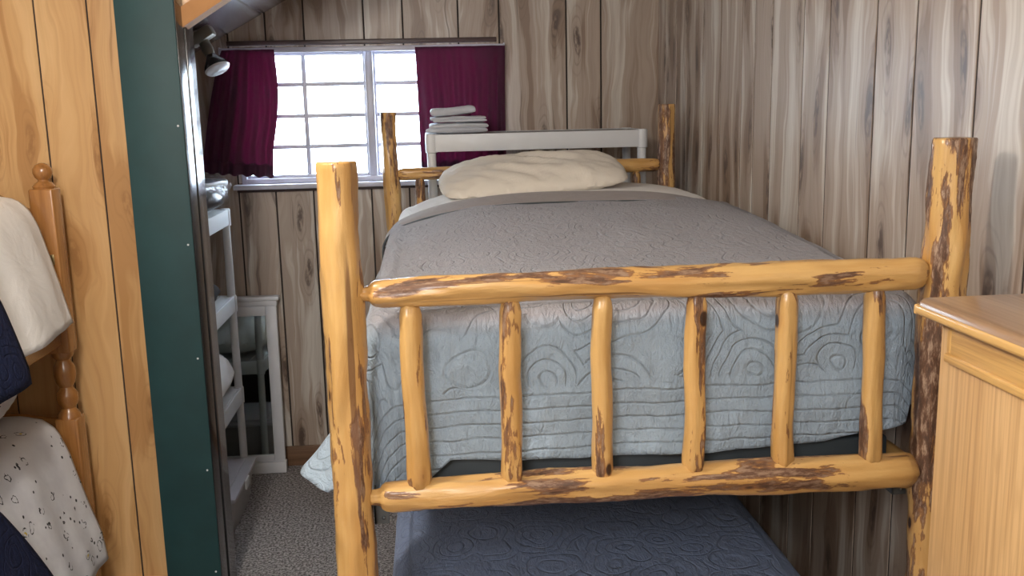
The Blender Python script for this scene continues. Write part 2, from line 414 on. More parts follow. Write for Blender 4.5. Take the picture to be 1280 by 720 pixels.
# ------------------------------------------------------------------ the room
XW, YB = 1.06, 2.75
def planks(rects, to3d, depth, seed, gw=.004):
    """rects: (a0, a1, h0, h1) on the wall plane, each a board with eased edges; wc = (across, id, up)"""
    parts = []
    for k, (a0, a1, h0, h1) in enumerate(rects):
        e = gw / 2; c = .0004
        pts = [(a0 + e, 1), (a0 + e + c, 0), (a1 - e - c, 0), (a1 - e, 1)]
        V, F, W = [], [], []
        rid = Vector((k * .37 + seed * 3.1, (k * 7.3 + seed * 11.7) % 31, (k * 1.91 + seed) % 13))
        for h in (h0, h1):
            for a, dd in pts: V.append(Vector(to3d(a, h, dd * depth))); W.append(Vector((a - a0, 0, h)) + rid)
        F = [(i, i + 1, i + 5, i + 4) for i in range(3)]
        parts.append((V, F, W))
    return merge(parts)

# floor
g = grid(lambda u, v: (lerp(-3.2, 1.12, u), lerp(-3.3, 2.85, v), 0), 4, 4)
struct(put('floor', g, M['carpet'], None, False))

# right wall of boards
gy = [-3.3, -2.9, -2.62, -2.3, -2.1, -1.75, -1.5, -1.2, -1.02, -.72, -.55, -.3, -.055, .138, .38, .57, .84, 1.02, 1.27, 1.43, 1.56, 1.795, 2.025, 2.276, 2.43, 2.62, 2.80]
rc = [(a, b, 0, 2.47) for a, b in zip(gy, gy[1:])]
struct(put('wall_right', planks(rc, lambda a, h, d: (XW + d, a, h), .003, 3, .0085), M['hickory'], None, False))
wr = D.objects['wall_right']
put('groove_backing', box(XW + .0022, XW + .06, -3.3, 2.81, 0, 2.47, 0), M['groove'], wr, False)

# back wall, with the window opening
gx = [-1.32, -1.17, -1.02, -.862, -.698, -.530, -.268, -.096, .150, .333, .636, .794, 1.07]
WX0, WX1, WZ0, WZ1 = -.842, .300, 1.345, 1.925
rc = []
for a, b in zip(gx, gx[1:]):
    if b <= WX0 or a >= WX1: rc.append((a, b, 0, 2.47)); continue
    rc.append((a, b, 0, WZ0)); rc.append((a, b, WZ1, 2.47))
    if a < WX0: rc.append((a, WX0, WZ0, WZ1))
    if b > WX1: rc.append((WX1, b, WZ0, WZ1))
struct(put('wall_back', planks(rc, lambda a, h, d: (a, YB + d, h), .006, 8, .0075), M['hickory'], None, False))
wb = D.objects['wall_back']
bk = [box(-1.36, WX0, YB + .005, YB + .10, 0, 2.47, 0), box(WX1, 1.12, YB + .005, YB + .10, 0, 2.47, 0),
      box(WX0, WX1, YB + .005, YB + .10, 0, WZ0, 0), box(WX0, WX1, YB + .005, YB + .10, WZ1, 2.47, 0)]
put('groove_backing', merge(bk), M['groove'], wb, False)
struct(put('baseboard_back', box(-1.28, 1.055, YB - .014, YB - .001, 0, .097, .004, 'x'), M['base_wood']))

# knee wall, far room side
rc = [(a, a + .2, 0, 1.80) for a in (1.57, 1.77, 1.97, 2.17, 2.37, 2.57)]
struct(put('wall_left', planks(rc, lambda a, h, d: (-1.30 - d, a, h), .006, 21), M['hickory'], None, False))
put('groove_backing', box(-1.36, -1.305, 1.58, 2.80, 0, 1.80, 0), M['groove'], D.objects['wall_left'], False)

# sloped ceiling of dark glossy boards; rises to the right
def cz(x): return 2.003 + (x + .851) * .538
parts = []
for k in range(8):
    x0 = -1.34 + k * .2115; x1 = x0 + .2095
    V = [Vector((x, y, cz(x) + dz)) for x, dz in ((x0, .004), (x0 + .003, 0), (x1 - .003, 0), (x1, .004)) for y in (1.56, 2.75)]
    F = [(2 * i, 2 * i + 1, 2 * i + 3, 2 * i + 2) for i in range(3)]
    parts.append((V, F, [Vector((v.x + k * 3, k * 1.7, v.y)) for v in V]))
struct(put('ceiling_sloped', merge(parts), M['ceil_panel'], None, False))
cs = D.objects['ceiling_sloped']
V = [Vector((x, y, cz(x) + dz)) for dz in (.006, .05) for x in (-1.36, .37) for y in (1.56, 2.76)]
put('groove_backing', (V, [(0, 1, 3, 2), (4, 6, 7, 5), (0, 2, 6, 4), (1, 5, 7, 3), (0, 4, 5, 1), (2, 3, 7, 6)], V), M['groove'], cs, False)
struct(put('ceiling', box(-3.3, 1.15, -3.35, 2.85, 2.46, 2.52, 0), M['ceil_plain'], None, False))

# front room partition of honey pine boards
gp = [-3.25, -2.9, -2.6, -2.35, -2.1, -1.95, -1.75, -1.60, -1.385, -1.197, -1.039, -.93]
rc = [(a, b, 0, 2.46) for a, b in zip(gp, gp[1:])]
struct(put('wall_partition', planks(rc, lambda a, h, d: (a, 1.50 + d, h), .005, 5, .005), M['pine_panel'], None, False))
put('groove_backing', box(-3.3, -.93, 1.504, 1.56, 0, 2.46, 0), M['groove'], D.objects['wall_partition'], False)
struct(put('baseboard_partition', box(-3.2, -.93, 1.484, 1.499, 0, .092, .004, 'x'), M['pine_panel']))
# header board that follows the slope over the opening
def hz(x): return 1.939 + (x + .74) * .62
pts = [(-.93, hz(-.93)), (.10, hz(.10)), (.10, 2.46), (-.93, 2.46)]
V = [Vector((x, y, z)) for y in (1.50, 1.555) for x, z in pts]
F = [(0, 1, 2, 3), (7, 6, 5, 4), (0, 4, 5, 1), (1, 5, 6, 2), (2, 6, 7, 3), (3, 7, 4, 0)]
struct(put('wall_header', (V, F, [Vector((v.z, 0, v.x)) for v in V]), M['pine_panel'], None, False))
V = []
for y in (1.482, 1.56):
    for x, dz in ((-.93, -.012), (.12, -.012), (.12, .05), (-.93, .05)): V.append(Vector((x, y, hz(x) + dz)))
struct(put('trim_1', (V, F, [Vector((v.y, v.z, v.x)) for v in V]), M['pine_raw'], None, False))

# green post closing the partition
struct(put('trim_2', box(-.928, -.7515, 1.40, 1.62, 0, 2.455, .003), M['green']))
put('side_trim', merge([box(-.7513, -.7495, 1.404, 1.618, 0, 2.45, .0006), box(-.7495, -.746, 1.50, 1.53, 0, 2.45, .0012)]), M['green_side'], D.objects['trim_2'])
nail = merge([lathe([(.0, .0025), (.0028, .002), (.0035, 0)], (-.768, 1.3995, z), 10, Vector((0, -1, 0)), False) for z in (.14, .50, .88, 1.25, 1.62)])
put('nail', nail, M['white_paint'], D.objects['trim_2'])

# unseen rest of the near room
struct(put('wall_near', box(-3.3, 1.15, -3.36, -3.30, 0, 2.47, 0), M['wall_plain'], None, False))
struct(put('wall_far_left', box(-3.31, -3.25, -3.3, 1.56, 0, 2.47, 0), M['wall_plain'], None, False))

# ------------------------------------------------------------------ window
win = box(WX0, WX1, YB - .012, YB + .07, WZ0, WZ1, 0)
def frame_rect(x0, x1, z0, z1, t, y0, y1, b=.002):
    return merge([box(x0, x0 + t, y0, y1, z0, z1, b), box(x1 - t, x1, y0, y1, z0, z1, b), box(x0 + t, x1 - t, y0, y1, z1 - t, z1, b), box(x0 + t, x1 - t, y0, y1, z0, z0 + t, b)])
w1 = put('window_1', frame_rect(WX0, WX1, WZ0 - .004, WZ1 + .012, .022, YB - .012, YB + .08), M['win_frame']); struct(w1)
for k, (a, b) in enumerate(((WX0 + .022, -.268), (-.240, WX1 - .022))):
    s = put('sash', frame_rect(a, b, WZ0 + .018, WZ1 - .010, .014, YB + .015 + .02 * k, YB + .035 + .02 * k), M['win_frame'], w1)
    mid = (a + b) / 2; y0 = YB + .020 + .02 * k
    bars = [box(mid - .0095, mid + .0095, y0, y0 + .012, WZ0 + .03, WZ1 - .022, .001)]
    for z in (1.501, 1.637, 1.776): bars.append(box(a + .012, b - .012, y0 + .001, y0 + .011, z - .0090, z + .0090, .001))
    put('glazing_bars', merge(bars), M['win_frame'], s)
    put('pane', box(a + .01, b - .01, y0 + .004, y0 + .007, WZ0 + .028, WZ1 - .02, 0), M['glass'], s, False)
put('mullion', box(-.272, -.236, YB - .004, YB + .06, WZ0 + .014, WZ1 - .006, .003), M['win_frame'], w1)
put('window_sill', box(-.875, .335, YB - .060, YB + .012, 1.318, 1.340, .004), M['win_frame'], w1)
put('apron_strip', box(-.865, .325, YB - .018, YB - .001, 1.304, 1.317, .002), M['trim_dark'], w1)
struct(put('trim_3', merge([box(-.865, .318, YB - .022, YB - .001, 1.945, 1.966, .003, 'x')]), M['trim_dark']))
rod = empty('curtain_rod', (-.25, YB - .045, 1.905), 'thin white curtain rod across the top of the window', 'curtain rod')
put('rod', merge([box(-.895, .352, YB - .048, YB - .044, 1.912, 1.934, .001)]), M['win_frame'], rod)
for x in (-.893, .350): put('bracket', box(x - .003, x + .003, YB - .048, YB - .002, 1.908, 1.938, .001), M['white_paint'], rod)

def curtain(name, xt0, xt1, xb0, xb1, zt, zb0, zb1, seed, label, folds=9, bulge=0.):
    def fn(u, v):
        s = v ** .8
        x = lerp(lerp(xt0, xt1, u), lerp(xb0, xb1, u), s) + bulge * math.sin(PI * min(1, v * 1.3)) * u
        z = lerp(zt, lerp(zb0, zb1, u), v)
        a = .003 + .006 * ss(0, .4, v)
        y = YB - .070 + a * math.sin(u * folds * 2 * PI + 1.6 * N(seed, v * 1.5, u * 3)) + .034 * N(u * 4 + seed, v * 1.2, 0)
        z += .004 * math.sin(u * folds * 2 * PI) * v
        return (x, y, z)
    o = put(name, grid(fn, 150, 40), M['curtain'], None, True); solid(o, .0012)
    hem = grid(lambda u, v: (lambda p: (p[0], p[1] - .0035, p[2]))(fn(u, .90 + .098 * v)), 120, 4)
    h = put('hem', hem, M['curtain'], o, True); solid(h, .001)
    return tag(o, label, 'curtain', 'maroon window curtains')
curtain('curtain', -.880, -.655, -1.000, -.690, 1.925, 1.400, 1.372, 3.3, 'maroon curtain hanging at the left end of the window', 6, .02)
curtain('curtain', -.045, .352, -.036, .345, 1.925, 1.365, 1.372, 7.1, 'maroon curtain at the right end of the window, behind the folded sheets', 8)

# ------------------------------------------------------------------ log bunk bed
bed = empty('log_bunk_bed', (.39, 1.05, 0), 'varnished peeled-log bunk bed frame with dark bark patches', 'bunk bed')
def P(name, g, mat): return put(name, g, mat, bed, True)
FL, FR, HL, HR = -.1605, .943, -.1520, .938
P('post', log((FL - .004, 0, 0), (FL + .0005, 0, 1.567), .039, .0355, 1, .0042, .005, bulges=((1.22, 3 * PI / 2, .03, .003),)), M['log_clean'])
P('post', log((FR - .002, 0, 0), (FR + .001, 0, 1.580), .041, .0385, 2, .0048, .005), M['log_bark'])
P('post', log((HL + .008, 2.10, 0), (HL, 2.10, 1.645), .036, .030, 3, .0035, .006), M['log'])
P('post', log((HR, 2.10, 0), (HR, 2.10, 1.653), .037, .033, 4, .003, .004), M['log_bark'])
fr = {}
P('footboard_rail', log((-.1145, 0, 1.335), (.907, 0, 1.3345), .0265, .0300, 5, .0038, .005, 'tenon', 'round', tl=.022), M['log'])
P('footboard_rail', log((-.1130, 0, .954), (.909, 0, .950), .0285, .0335, 6, .0036, .005, 'tenon', 'round', tl=.025), M['log'])
for k, (x, tx) in enumerate(((-.0425, -.003), (.1315, .0015), (.3005, .0005), (.472, 0.001), (.6435, -.0005), (.8125, -.003))):
    P('spindle', log((x - tx, -.004, .962), (x + tx, -.002, 1.318), .0205 if k else .022, .0185 if k != 0 else .0195, 10 + k, .0022, .003, 'round', 'round', 28), M['log' if k in (1, 3, 4) else 'log_clean'])
P('headboard_rail', log((-.128, 2.10, 1.408), (.912, 2.10, 1.418), .0235, .0265, 20, .0025, .003, 'round', 'round'), M['log'])
P('headboard_rail', log((-.128, 2.10, .95), (.912, 2.10, .95), .028, .029, 21, .0025, .003, 'round', 'round'), M['log'])
for k, x in enumerate((-.041, .132, .301, .472, .644, .816)):
    P('spindle', log((x, 2.10, .965), (x, 2.10, 1.395), .020, .0185, 30 + k, .0022, .002, 'round', 'round', 24), M['log'])
for x in (FL - .002, FR + .002):
    P('side_rail', log((x, .030, .905), (x, 2.075, .905), .030, .030, 47 + x, .0025, .003, 'round', 'round', 24), M['log'])
for x in (-.098, .812):
    P('side_rail', merge([box(x - .002, x + .002, .04, 2.06, .30, .345, .001), box(x - .012, x + .012, .04, 2.06, .300, .304, .001)]), M['steel'])
for y in (0, 2.10):
    P('end_rail', log((-.125, y, .30), (.91, y, .30), .028, .030, 50 + y, .0025, .003, 'round', 'round', 24), M['log'])
for x in (FL + .046, FR - .046):
    for z in (.905, .36):
        P('rail_bracket', merge([box(x - .014, x + .014, .036, .040, z - .02, z + .045, .001), box(x - .014, x - .010, .036, .075, z - .02, z + .045, .001), lathe([(0, .003), (.004, .002), (.004, 0)], (x + .004, .036, z - .008), 10, Vector((0, -1, 0)), False)]), M['steel'])
P('mattress_board', box(-.085, .895, .088, 2.03, .905, .988, .006), M['slate'])
P('mattress_board', box(-.085, .80, .12, 2.03, .335, .36, .006), M['slate'])

# mattresses
def slab(x0, x1, y0, y1, z0, z1): return box(x0, x1, y0, y1, z0, z1, .035, 'z', 4)
tag(put('mattress', slab(-.095, .905, .115, 2.045, .990, 1.235), M['mattress']), 'upper bunk mattress under the pale quilt and sheet', 'mattress')
tag(put('mattress', slab(-.09, .80, .12, 2.04, .362, .515), M['mattress']), 'lower bunk mattress under the slate blue quilt', 'mattress')

# quilt draped over a mattress: a U-shaped perimeter (left, foot, right) with a hanging skirt
def drape(xl, xr, yf, yh, ztop, hem, R, rc=.10, off=0., flare=None, xrf=None, crown=None, nS=300, nT=26, nD=30, amp=.004, seed=0., foot_tag=True):
    per = []
    def arc_len():
        L1 = yh - yf - rc; La = PI / 2 * rc; L2 = xr - xl - 2 * rc
        return L1, La, L2
    L1, La, L2 = arc_len(); T = 2 * L1 + 2 * La + L2
    def pn(s):
        d = s * T
        if d <= L1: return Vector((xl, yh - d)), Vector((-1, 0))
        d -= L1
        if d <= La:
            a = d / rc; return Vector((xl + rc - rc * math.cos(a), yf + rc - rc * math.sin(a))), Vector((-math.cos(a), -math.sin(a)))
        d -= La
        if d <= L2: return Vector((xl + rc + d, yf)), Vector((0, -1))
        d -= L2
        if d <= La:
            a = d / rc; return Vector((xr - rc + rc * math.sin(a), yf + rc - rc * math.cos(a))), Vector((math.sin(a), -math.cos(a)))
        d -= La
        return Vector((xr, yf + rc + d)), Vector((1, 0))
    def top(x, y): return ztop + (crown(x, y) if crown else 0) + .5 * amp * N(x * 5 + seed, y * 5, 2) + .3 * amp * N(x * 14 + seed, y * 14, 5)
    V, F, W = [], [], []
    n = nS + 1
    rows = nT + nD
    for j in range(rows + 1):
        for i in range(n):
            s = i / nS; p, nn = pn(s)
            cy = min(yh, max(p.y, yf + .42)); sp = Vector(((xl + xr) / 2, cy))
            if j <= nT:
                t = j / nT; q = sp.lerp(p - nn * R, t); z = top(q.x, q.y); x, y = q.x, q.y
                if abs(nn.x) > .5 and nn.x > 0 and xrf: x += xrf(y) * t * t
                V.append(Vector((x, y, z + off))); W.append(Vector((x, y, 0)))
            else:
                t = (j - nT) / nD
                hz_ = hem(s, p, nn); base = p - nn * R; zt = top(base.x, base.y)
                drop = zt - hz_; arc = R * PI / 2; tot = arc + max(.01, drop - R)
                l = t * tot
                if l < arc:
                    a = l / R; hx = R * math.sin(a); dz = R * (1 - math.cos(a))
                else: hx = R; dz = R + (l - arc)
                tt = max(0, (l - arc) / max(.01, tot - arc))
                fl = (flare(s, p, nn, tt) if flare else 0)
                wv = amp * 1.6 * N(s * 26 + seed, tt * 2.2, 3) * ss(0, .3, tt) + amp * .6 * N(s * 90 + seed, tt * 7, 8) * ss(0, .15, tt)
                q = base + nn * (hx + fl + wv + off)
                x = q.x + (xrf(q.y) if (nn.x > .5 and xrf) else 0)
                V.append(Vector((x, q.y, zt - dz + off * math.cos(min(PI / 2, l / R)))))
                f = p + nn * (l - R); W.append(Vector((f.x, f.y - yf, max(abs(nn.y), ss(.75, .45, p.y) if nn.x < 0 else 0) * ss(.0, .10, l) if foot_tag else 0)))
    for j in range(rows):
        for i in range(nS):
            a = j * n + i; F.append((a, a + 1, a + 1 + n, a + n))
    return V, F, W

def weld(o, d=.0006):
    bm = bmesh.new(); bm.from_mesh(o.data); bmesh.ops.remove_doubles(bm, verts=bm.verts, dist=d); bmesh.ops.recalc_face_normals(bm, faces=bm.faces); bm.to_mesh(o.data); bm.free(); return o
def weld_first(name, g, mat):
    return weld(put(name, g, mat, None, True), .0004)
def crown(x, y):
    u = abs((x - .46) / .60)
    return (.068 * ss(.4, 1.5, y) + .035 * ss(1.40, 1.75, y) + .012) * max(0, 1 - u ** 3.2)
def xrf(y): return .070 * ss(.12, .7, y)
def hem_up(s, p, nn):
    if nn.x < -.5 and p.y > .18:           # hanging left side
        return lerp(1.13, .895, ss(1.75, .55, p.y)) + .01 * N(p.y * 6, 0, 3)
    if nn.x > .5: return 1.06
    h = curve_at([(-.12, .945), (-.03, .955), (.02, 1.0), (.13, .992), (.5, .986), (.75, .995), (.93, 1.028)], p.x)
    if nn.x < -.1: h = lerp(h, .905, ss(.1, .9, -nn.x))
    return h + .003 * N(p.x * 12, 0, 7)
def flare_up(s, p, nn, t):
    if nn.x < -.3:
        k = ss(.07, .2, p.y); return t ** 1.5 * (.012 + k * (.035 + .012 * math.sin(p.y * 19))) + k * t ** 2.4 * .115 * math.exp(-((p.y - .30) / .13) ** 2)
    if nn.y < -.5: return .004 * math.sin(p.x * 16) * t
    return 0
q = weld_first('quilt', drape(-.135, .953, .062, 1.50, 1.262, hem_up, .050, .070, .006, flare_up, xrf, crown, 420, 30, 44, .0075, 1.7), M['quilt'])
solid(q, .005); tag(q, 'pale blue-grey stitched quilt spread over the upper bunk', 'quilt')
# turned-back edge of the quilt
def strip(y0, y1, lift, xa, xb, drop, nu=120, nv=8, wig=.008, sd=0):
    def fn(u, v):
        L = drop + (xb - xa); l = u * L
        y = lerp(y0, y1, v) + wig * N(u * 6 + sd, 3, v) * 2
        if l < drop + .06:
            k = (drop + .06 - l); a = min(PI / 2, k / .06)
            x = xa + .06 - .06 * math.sin(a) - .05 * max(0, k - .094); z = 1.262 - .06 * (1 - math.cos(a)) - max(0, k - .094)
        else: x = xa + l - drop; z = 1.262
        x += xrf(y) * ss(.5, 1, u) ** 2
        e = 1 - (2 * v - 1) ** 4
        return (x, y, z + crown(x, y) * (1 if l > drop else ss(0, 1, l / drop) if drop else 1) + lift * e + .003)
    return grid(fn, nu, nv)
fo = put('turned_back_edge', strip(1.40, 1.585, .010, -.158, .95, .24, sd=2), M['fold'], q, True); solid(fo, .003)
gs_ = put('seam_gap_shade', strip(1.392, 1.400, .006, -.160, .90, .24, 120, 3, sd=2), M['slate'], fo, True); solid(gs_, .004)  # dark strip added as the shade line of the seam gap below the fold
# white sheet under it, out to the head and down the left side
def hem_sh(s, p, nn):
    if nn.x < -.5: return 1.02 + .02 * N(p.y * 5, 1, 3)
    if nn.x > .5: return 1.16
    return 1.17
def flare_sh(s, p, nn, t):
    if nn.x < -.5: return .045 * t + .020 * ss(.25, .6, p.y) * ss(0, .2, t)
    return 0
sh = weld_first('bed_sheet', drape(-.125, .925, .13, 2.02, 1.250, hem_sh, .055, .085, 0., flare_sh, xrf, crown, 260, 24, 20, .006, 5.2, False), M['sheet'])
solid(sh, .002); tag(sh, 'white sheet showing at the head of the upper bunk', 'sheet')

# lower quilt
def hem_lo(s, p, nn): return .30 if nn.y < -.5 else .36
ql = weld_first('quilt', drape(-.130, .868, .085, 2.00, .535, hem_lo, .05, .08, 0, None, None, lambda x, y: .012 * max(0, 1 - ((x - .36) / .5) ** 2), 260, 24, 20, .006, 9.4, False), M['quilt_low'])
solid(ql, .005); tag(ql, 'slate blue quilt over the lower bunk mattress', 'quilt')

# pillow
def pillow_geo(c, lx, ly, lz, rot, seed, sag=.0, wr=.010, n=56):
    c = Vector(c)
    def side(sg):
        def fn(u, v):
            a, b = u * 2 - 1, v * 2 - 1
            ea = max(0, 1 - abs(a) ** 3.2) ** .55; eb = max(0, 1 - abs(b) ** 2.6) ** .55
            x = a * lx * (1 - .06 * b ** 4 - .03 * b * b); y = b * ly * (1 - .16 * a ** 6)
            z = sg * lz * ea * eb
            k = ea * eb
            z += sg * wr * k * (N(a * 2.2 + b * 2.5 + seed, a * .6 - b * .6, 1) + .6 * N(a * 6 + b * 5 + seed, b * 1.5 - a * 1.2, 4)) + .35 * wr * N(a * 9 + seed, b * 9, 6) * (1 - .5 * k)
            if sg < 0: z *= .55
            z += sag * (a)
            return c + rot @ Vector((x, y, z))
        return grid(fn, n, n // 2)
    A = side(1); B = side(-1); B = (B[0], [f[::-1] for f in B[1]], B[2])
    return merge([A, B])
from mathutils import Euler
pr = Euler((math.radians(12), math.radians(-1.5), math.radians(1))).to_matrix()
p = weld(put('pillow', pillow_geo((.372, 1.835, 1.402), .342, .19, .068, pr, 4.2, .012, .020), M['pillow'], None, True))
tag(p, 'cream pillow lying at the head of the upper bunk', 'pillow')

# yellow strap seen past the quilt edge
tag(put('tape', box(-.176, -.150, 1.60, 1.72, .9395, .945, .002), M['yellow']), 'bit of yellow tape beside the quilt on the bed side rail', 'tape')

# ------------------------------------------------------------------ white resin shelf behind the headboard
def resin_shelf(name, x0, x1, y0, y1, tiers, label, h=.068, pr_=.024, topmat='grey_plastic', rail=.05):
    r = empty(name, ((x0 + x1) / 2, (y0 + y1) / 2, 0), label, 'shelf unit', 'white resin shelf units')
    for z in tiers:
        bd = [box(x0 + pr_, x1 - pr_, y0 + .004, y0 + .016, z - h, z, .003), box(x0 + pr_, x1 - pr_, y1 - .016, y1 - .004, z - h, z, .003),
              box(x0 + .004, x0 + .016, y0 + pr_, y1 - pr_, z - h, z, .003), box(x1 - .016, x1 - .004, y0 + pr_, y1 - pr_, z - h, z, .003)]
        s = put('shelf', merge(bd), M['white_plastic'], r)
        sl = []
        nx = int((x1 - x0) / .05)
        for k in range(nx):
            a = x0 + .012 + (x1 - x0 - .024) * k / nx; sl.append(box(a, a + (x1 - x0 - .024) / nx - .006, y0 + .014, y1 - .014, z - .008, z - .002, .001))
        sl.append(box(x0 + .012, x1 - .012, y0 + .014, y1 - .014, z - .014, z - .0085, 0))
        put('deck', merge(sl), M[topmat], s)
    for x in (x0 + pr_ * .9, x1 - pr_ * .9):
        for y in (y0 + pr_ * .9, y1 - pr_ * .9):
            pf = []
            prev = 0
            for z in sorted(tiers):
                pf += [(pr_ * .82, prev), (pr_ * .76, z - h - .004), (pr_, z - h - .002), (pr_, z - .003), (pr_ * .9, z + .002)]; prev = z + .003
            put('leg', lathe(pf, (x, y, 0), 18), M['white_plastic'], r)
    return r
resin_shelf('shelf_unit', -.012, .897, 2.245, 2.600, (.12, .60, 1.08, 1.553), 'white resin shelf unit standing behind the headboard', .070)
resin_shelf('shelf_unit', -1.19, -.842, 1.72, 2.44, (.424+.066, .893, 1.262), 'white resin shelf unit along the wall behind the green post', .066, .021, 'white_plastic')

# folded sheets on the shelf behind the bed
def folded(name, x0, x1, y0, y1, z0, th, layers, label, seed, tilt=0.):
    root = None; parts = []
    n = 40
    for k in range(layers):
        za = z0 + th * k / layers; tk = th / layers * 1.04
        dx = .022 * N(k * 3.1 + seed, .3, .2); w_ = .022 * N(k * 5.7 + seed, 2, 0)
        prof = []
        for i in range(24):
            a = 2 * PI * i / 24; c, s_ = math.cos(a), math.sin(a)
            prof.append((abs(c) ** .25 * (1 if c >= 0 else -1), abs(s_) ** .8 * (1 if s_ >= 0 else -1)))
        def fn(u, v, za=za, tk=tk, dx=dx, w_=w_, k=k):
            c, s_ = prof[int(round(u * 24)) % 24]
            x = lerp(x0, x1, (c + 1) / 2) + dx + w_ * c; y = lerp(y0, y1, v)
            z = za + tk * (s_ + 1) / 2 + .009 * N(x * 11 + seed, y * 11, k * .7 + z0 * 9) * (.3 + .7 * (k + 1) / layers) + tilt * (x - x0) * (k + .5) / layers
            if v in (0, 1): z = za + tk * .5 + (z - za - tk * .5) * .5
            return (x, y + .006 * N(x * 9, k * 2 + seed, z * 30), z)
        g_ = grid(fn, 24, 24, None, True)
        m = len(g_[0]) - 24
        g_[1].append(tuple(range(24))[::-1]); g_[1].append(tuple(m + i for i in range(24)))
        parts.append(g_)
    o = put(name, merge(parts), M['folded'], None, True)
    return tag(o, label, 'folded sheet', 'folded sheets on the shelf')
folded('folded_sheet', .010, .245, 2.275, 2.50, 1.556, .038, 2, 'pale grey folded sheet at the bottom of the stack on the white shelf', 1.5)
folded('folded_sheet', .020, .235, 2.28, 2.50, 1.5985, .024, 2, 'pale grey folded sheet in the middle of the stack on the white shelf', 6.5)
folded('folded_sheet', .016, .200, 2.29, 2.49, 1.6245, .030, 1, 'pale grey folded sheet on top of the stack on the white shelf', 9.5, .09)

# ------------------------------------------------------------------ white framed mirror leaning on the back wall
mr = empty('mirror', (-.80, 2.66, 0), 'white framed mirror leaning on the boards beside the left shelf unit', 'mirror')
lean = .04
def leaned(g_):
    V = [Vector((v.x - .0, v.y + v.z * lean, v.z)) for v in g_[0]]; return V, g_[1], g_[2]
X0, X1, Z1 = -1.06, -.722, .835
put('frame', leaned(merge([box(X0, X0 + .05, 2.655, 2.685, .055, Z1 - .045, .004), box(X1 - .05, X1, 2.655, 2.685, .055, Z1 - .045, .004),
     box(X0 + .05, X1 - .05, 2.656, 2.684, .055, .085, .003), box(X0 + .05, X1 - .05, 2.656, 2.684, Z1 - .09, Z1 - .045, .003)])), M['white_paint'], mr)
put('cornice', leaned(merge([box(X0 - .004, X1 + .004, 2.650, 2.69, Z1 - .045, Z1 - .02, .004), box(X0 - .016, X1 + .016, 2.642, 2.69, Z1 - .02, Z1, .006)])), M['white_paint'], mr)
put('base_moulding', leaned(merge([box(X0 - .004, X1 + .004, 2.648, 2.69, 0.001, .055, .004)])), M['white_paint'], mr)
put('mirror_glass', leaned(box(X0 + .048, X1 - .048, 2.670, 2.674, .08, Z1 - .085, 0)), M['mirror'], mr, False)

# things on the left shelf unit
def blob(c, r, seed, amp, nu=36, nv=22, pw=.7, wcs=1):
    c = Vector(c)
    def fn(u, v):
        a = u * 2 * PI; b = (v - .5) * PI; cb = max(0., math.cos(b))
        x = math.cos(a); y = math.sin(a); x = abs(x) ** pw * (1 if x > 0 else -1); y = abs(y) ** pw * (1 if y > 0 else -1)
        sb = math.sin(b); z = abs(sb) ** pw * (1 if sb > 0 else -1); cb = cb ** pw
        k = 1 + amp * (N(x * cb * 1.6 + seed, y * cb * 1.6, z * 1.6) + .5 * N(x * cb * 4 + seed, y * cb * 4, z * 4))
        return c + Vector((x * cb * r[0] * k, y * cb * r[1] * k, z * r[2] * (k if z > 0 else 1)))
    return grid(fn, nu, nv, None, True)
bg_ = put('storage_bag', blob((-.985, 2.26, 1.330), (.150, .20, .066), 2.2, .16), M['dark_wrap'], None, True)
f_ = put('plastic_cover', blob((-.985, 2.27, 1.340), (.166, .215, .075), 7.7, .22), M['film'], bg_, True)
seam_ = grid(lambda u, v: (-.985 + .168 * math.cos(2 * PI * u) * (1 if True else 0), 2.27 + .215 * math.sin(2 * PI * u), 1.375 + .016 * v + .012 * N(u * 9, 0, 1)), 60, 2)
z_ = put('zip_edge', (seam_[0], seam_[1], seam_[2]), M['white_plastic'], bg_, True); solid(z_, .004)
tag(bg_, 'dark bundle in a clear zipped plastic bag on the top of the left shelf unit', 'storage bag')
b2 = put('cloth_bag', blob((-1.00, 2.12, .958), (.135, .14, .061), 3.9, .18), M['black_cloth'], None, True)
tag(b2, 'black cloth bag on the middle shelf of the left shelf unit', 'bag')
p2 = weld(put('pillow', pillow_geo((-1.010, 2.10, .575), .165, .31, .135, Matrix.Identity(3), 8.1, 0, .02), M['sheet'], None, True))
tag(p2, 'white pillow stuffed on the lowest shelf of the left shelf unit', 'pillow')

# plastic bin on the floor under it
bn = empty('storage_bin', (-.98, 2.18, 0), 'clear plastic storage bin with lid on the carpet under the left shelf unit', 'storage bin')
def tub(x0, x1, y0, y1, z0, z1, ins, t=.003):
    V, F = [], []
    def ring(k, z, s):
        r = .03; pts = []
        for cx, cy, a0 in ((x1 - k - r, y1 - k - r, 0), (x0 + k + r, y1 - k - r, 1), (x0 + k + r, y0 + k + r, 2), (x1 - k - r, y0 + k + r, 3)):
            for i in range(7):
                a = (a0 + i / 6) * PI / 2; pts.append(Vector((cx + r * math.cos(a), cy + r * math.sin(a), z)))
        return pts
    rings = [ring(ins, z0, 0), ring(0, z1, 0), ring(-.008, z1, 0), ring(-.008, z1 + .006, 0), ring(t, z1 + .006, 0), ring(ins + t, z0 + t, 0)]
    n = len(rings[0])
    for r_ in rings: V += r_
    for j in range(len(rings) - 1):
        for i in range(n): F.append((j * n + i, j * n + (i + 1) % n, (j + 1) * n + (i + 1) % n, (j + 1) * n + i))
    F.append(tuple(range(n))[::-1]); F.append(tuple((len(rings) - 1) * n + i for i in range(n)))
    return V, F, [v.copy() for v in V]
put('tub', tub(-1.14, -.815, 1.94, 2.40, .002, .150, .022), M['bin'], bn)
put('lid', merge([box(-1.152, -.803, 1.928, 2.412, .157, .176, .007), box(-1.11, -.845, 1.97, 2.37, .176, .184, .005)]), M['bin_lid'], bn)
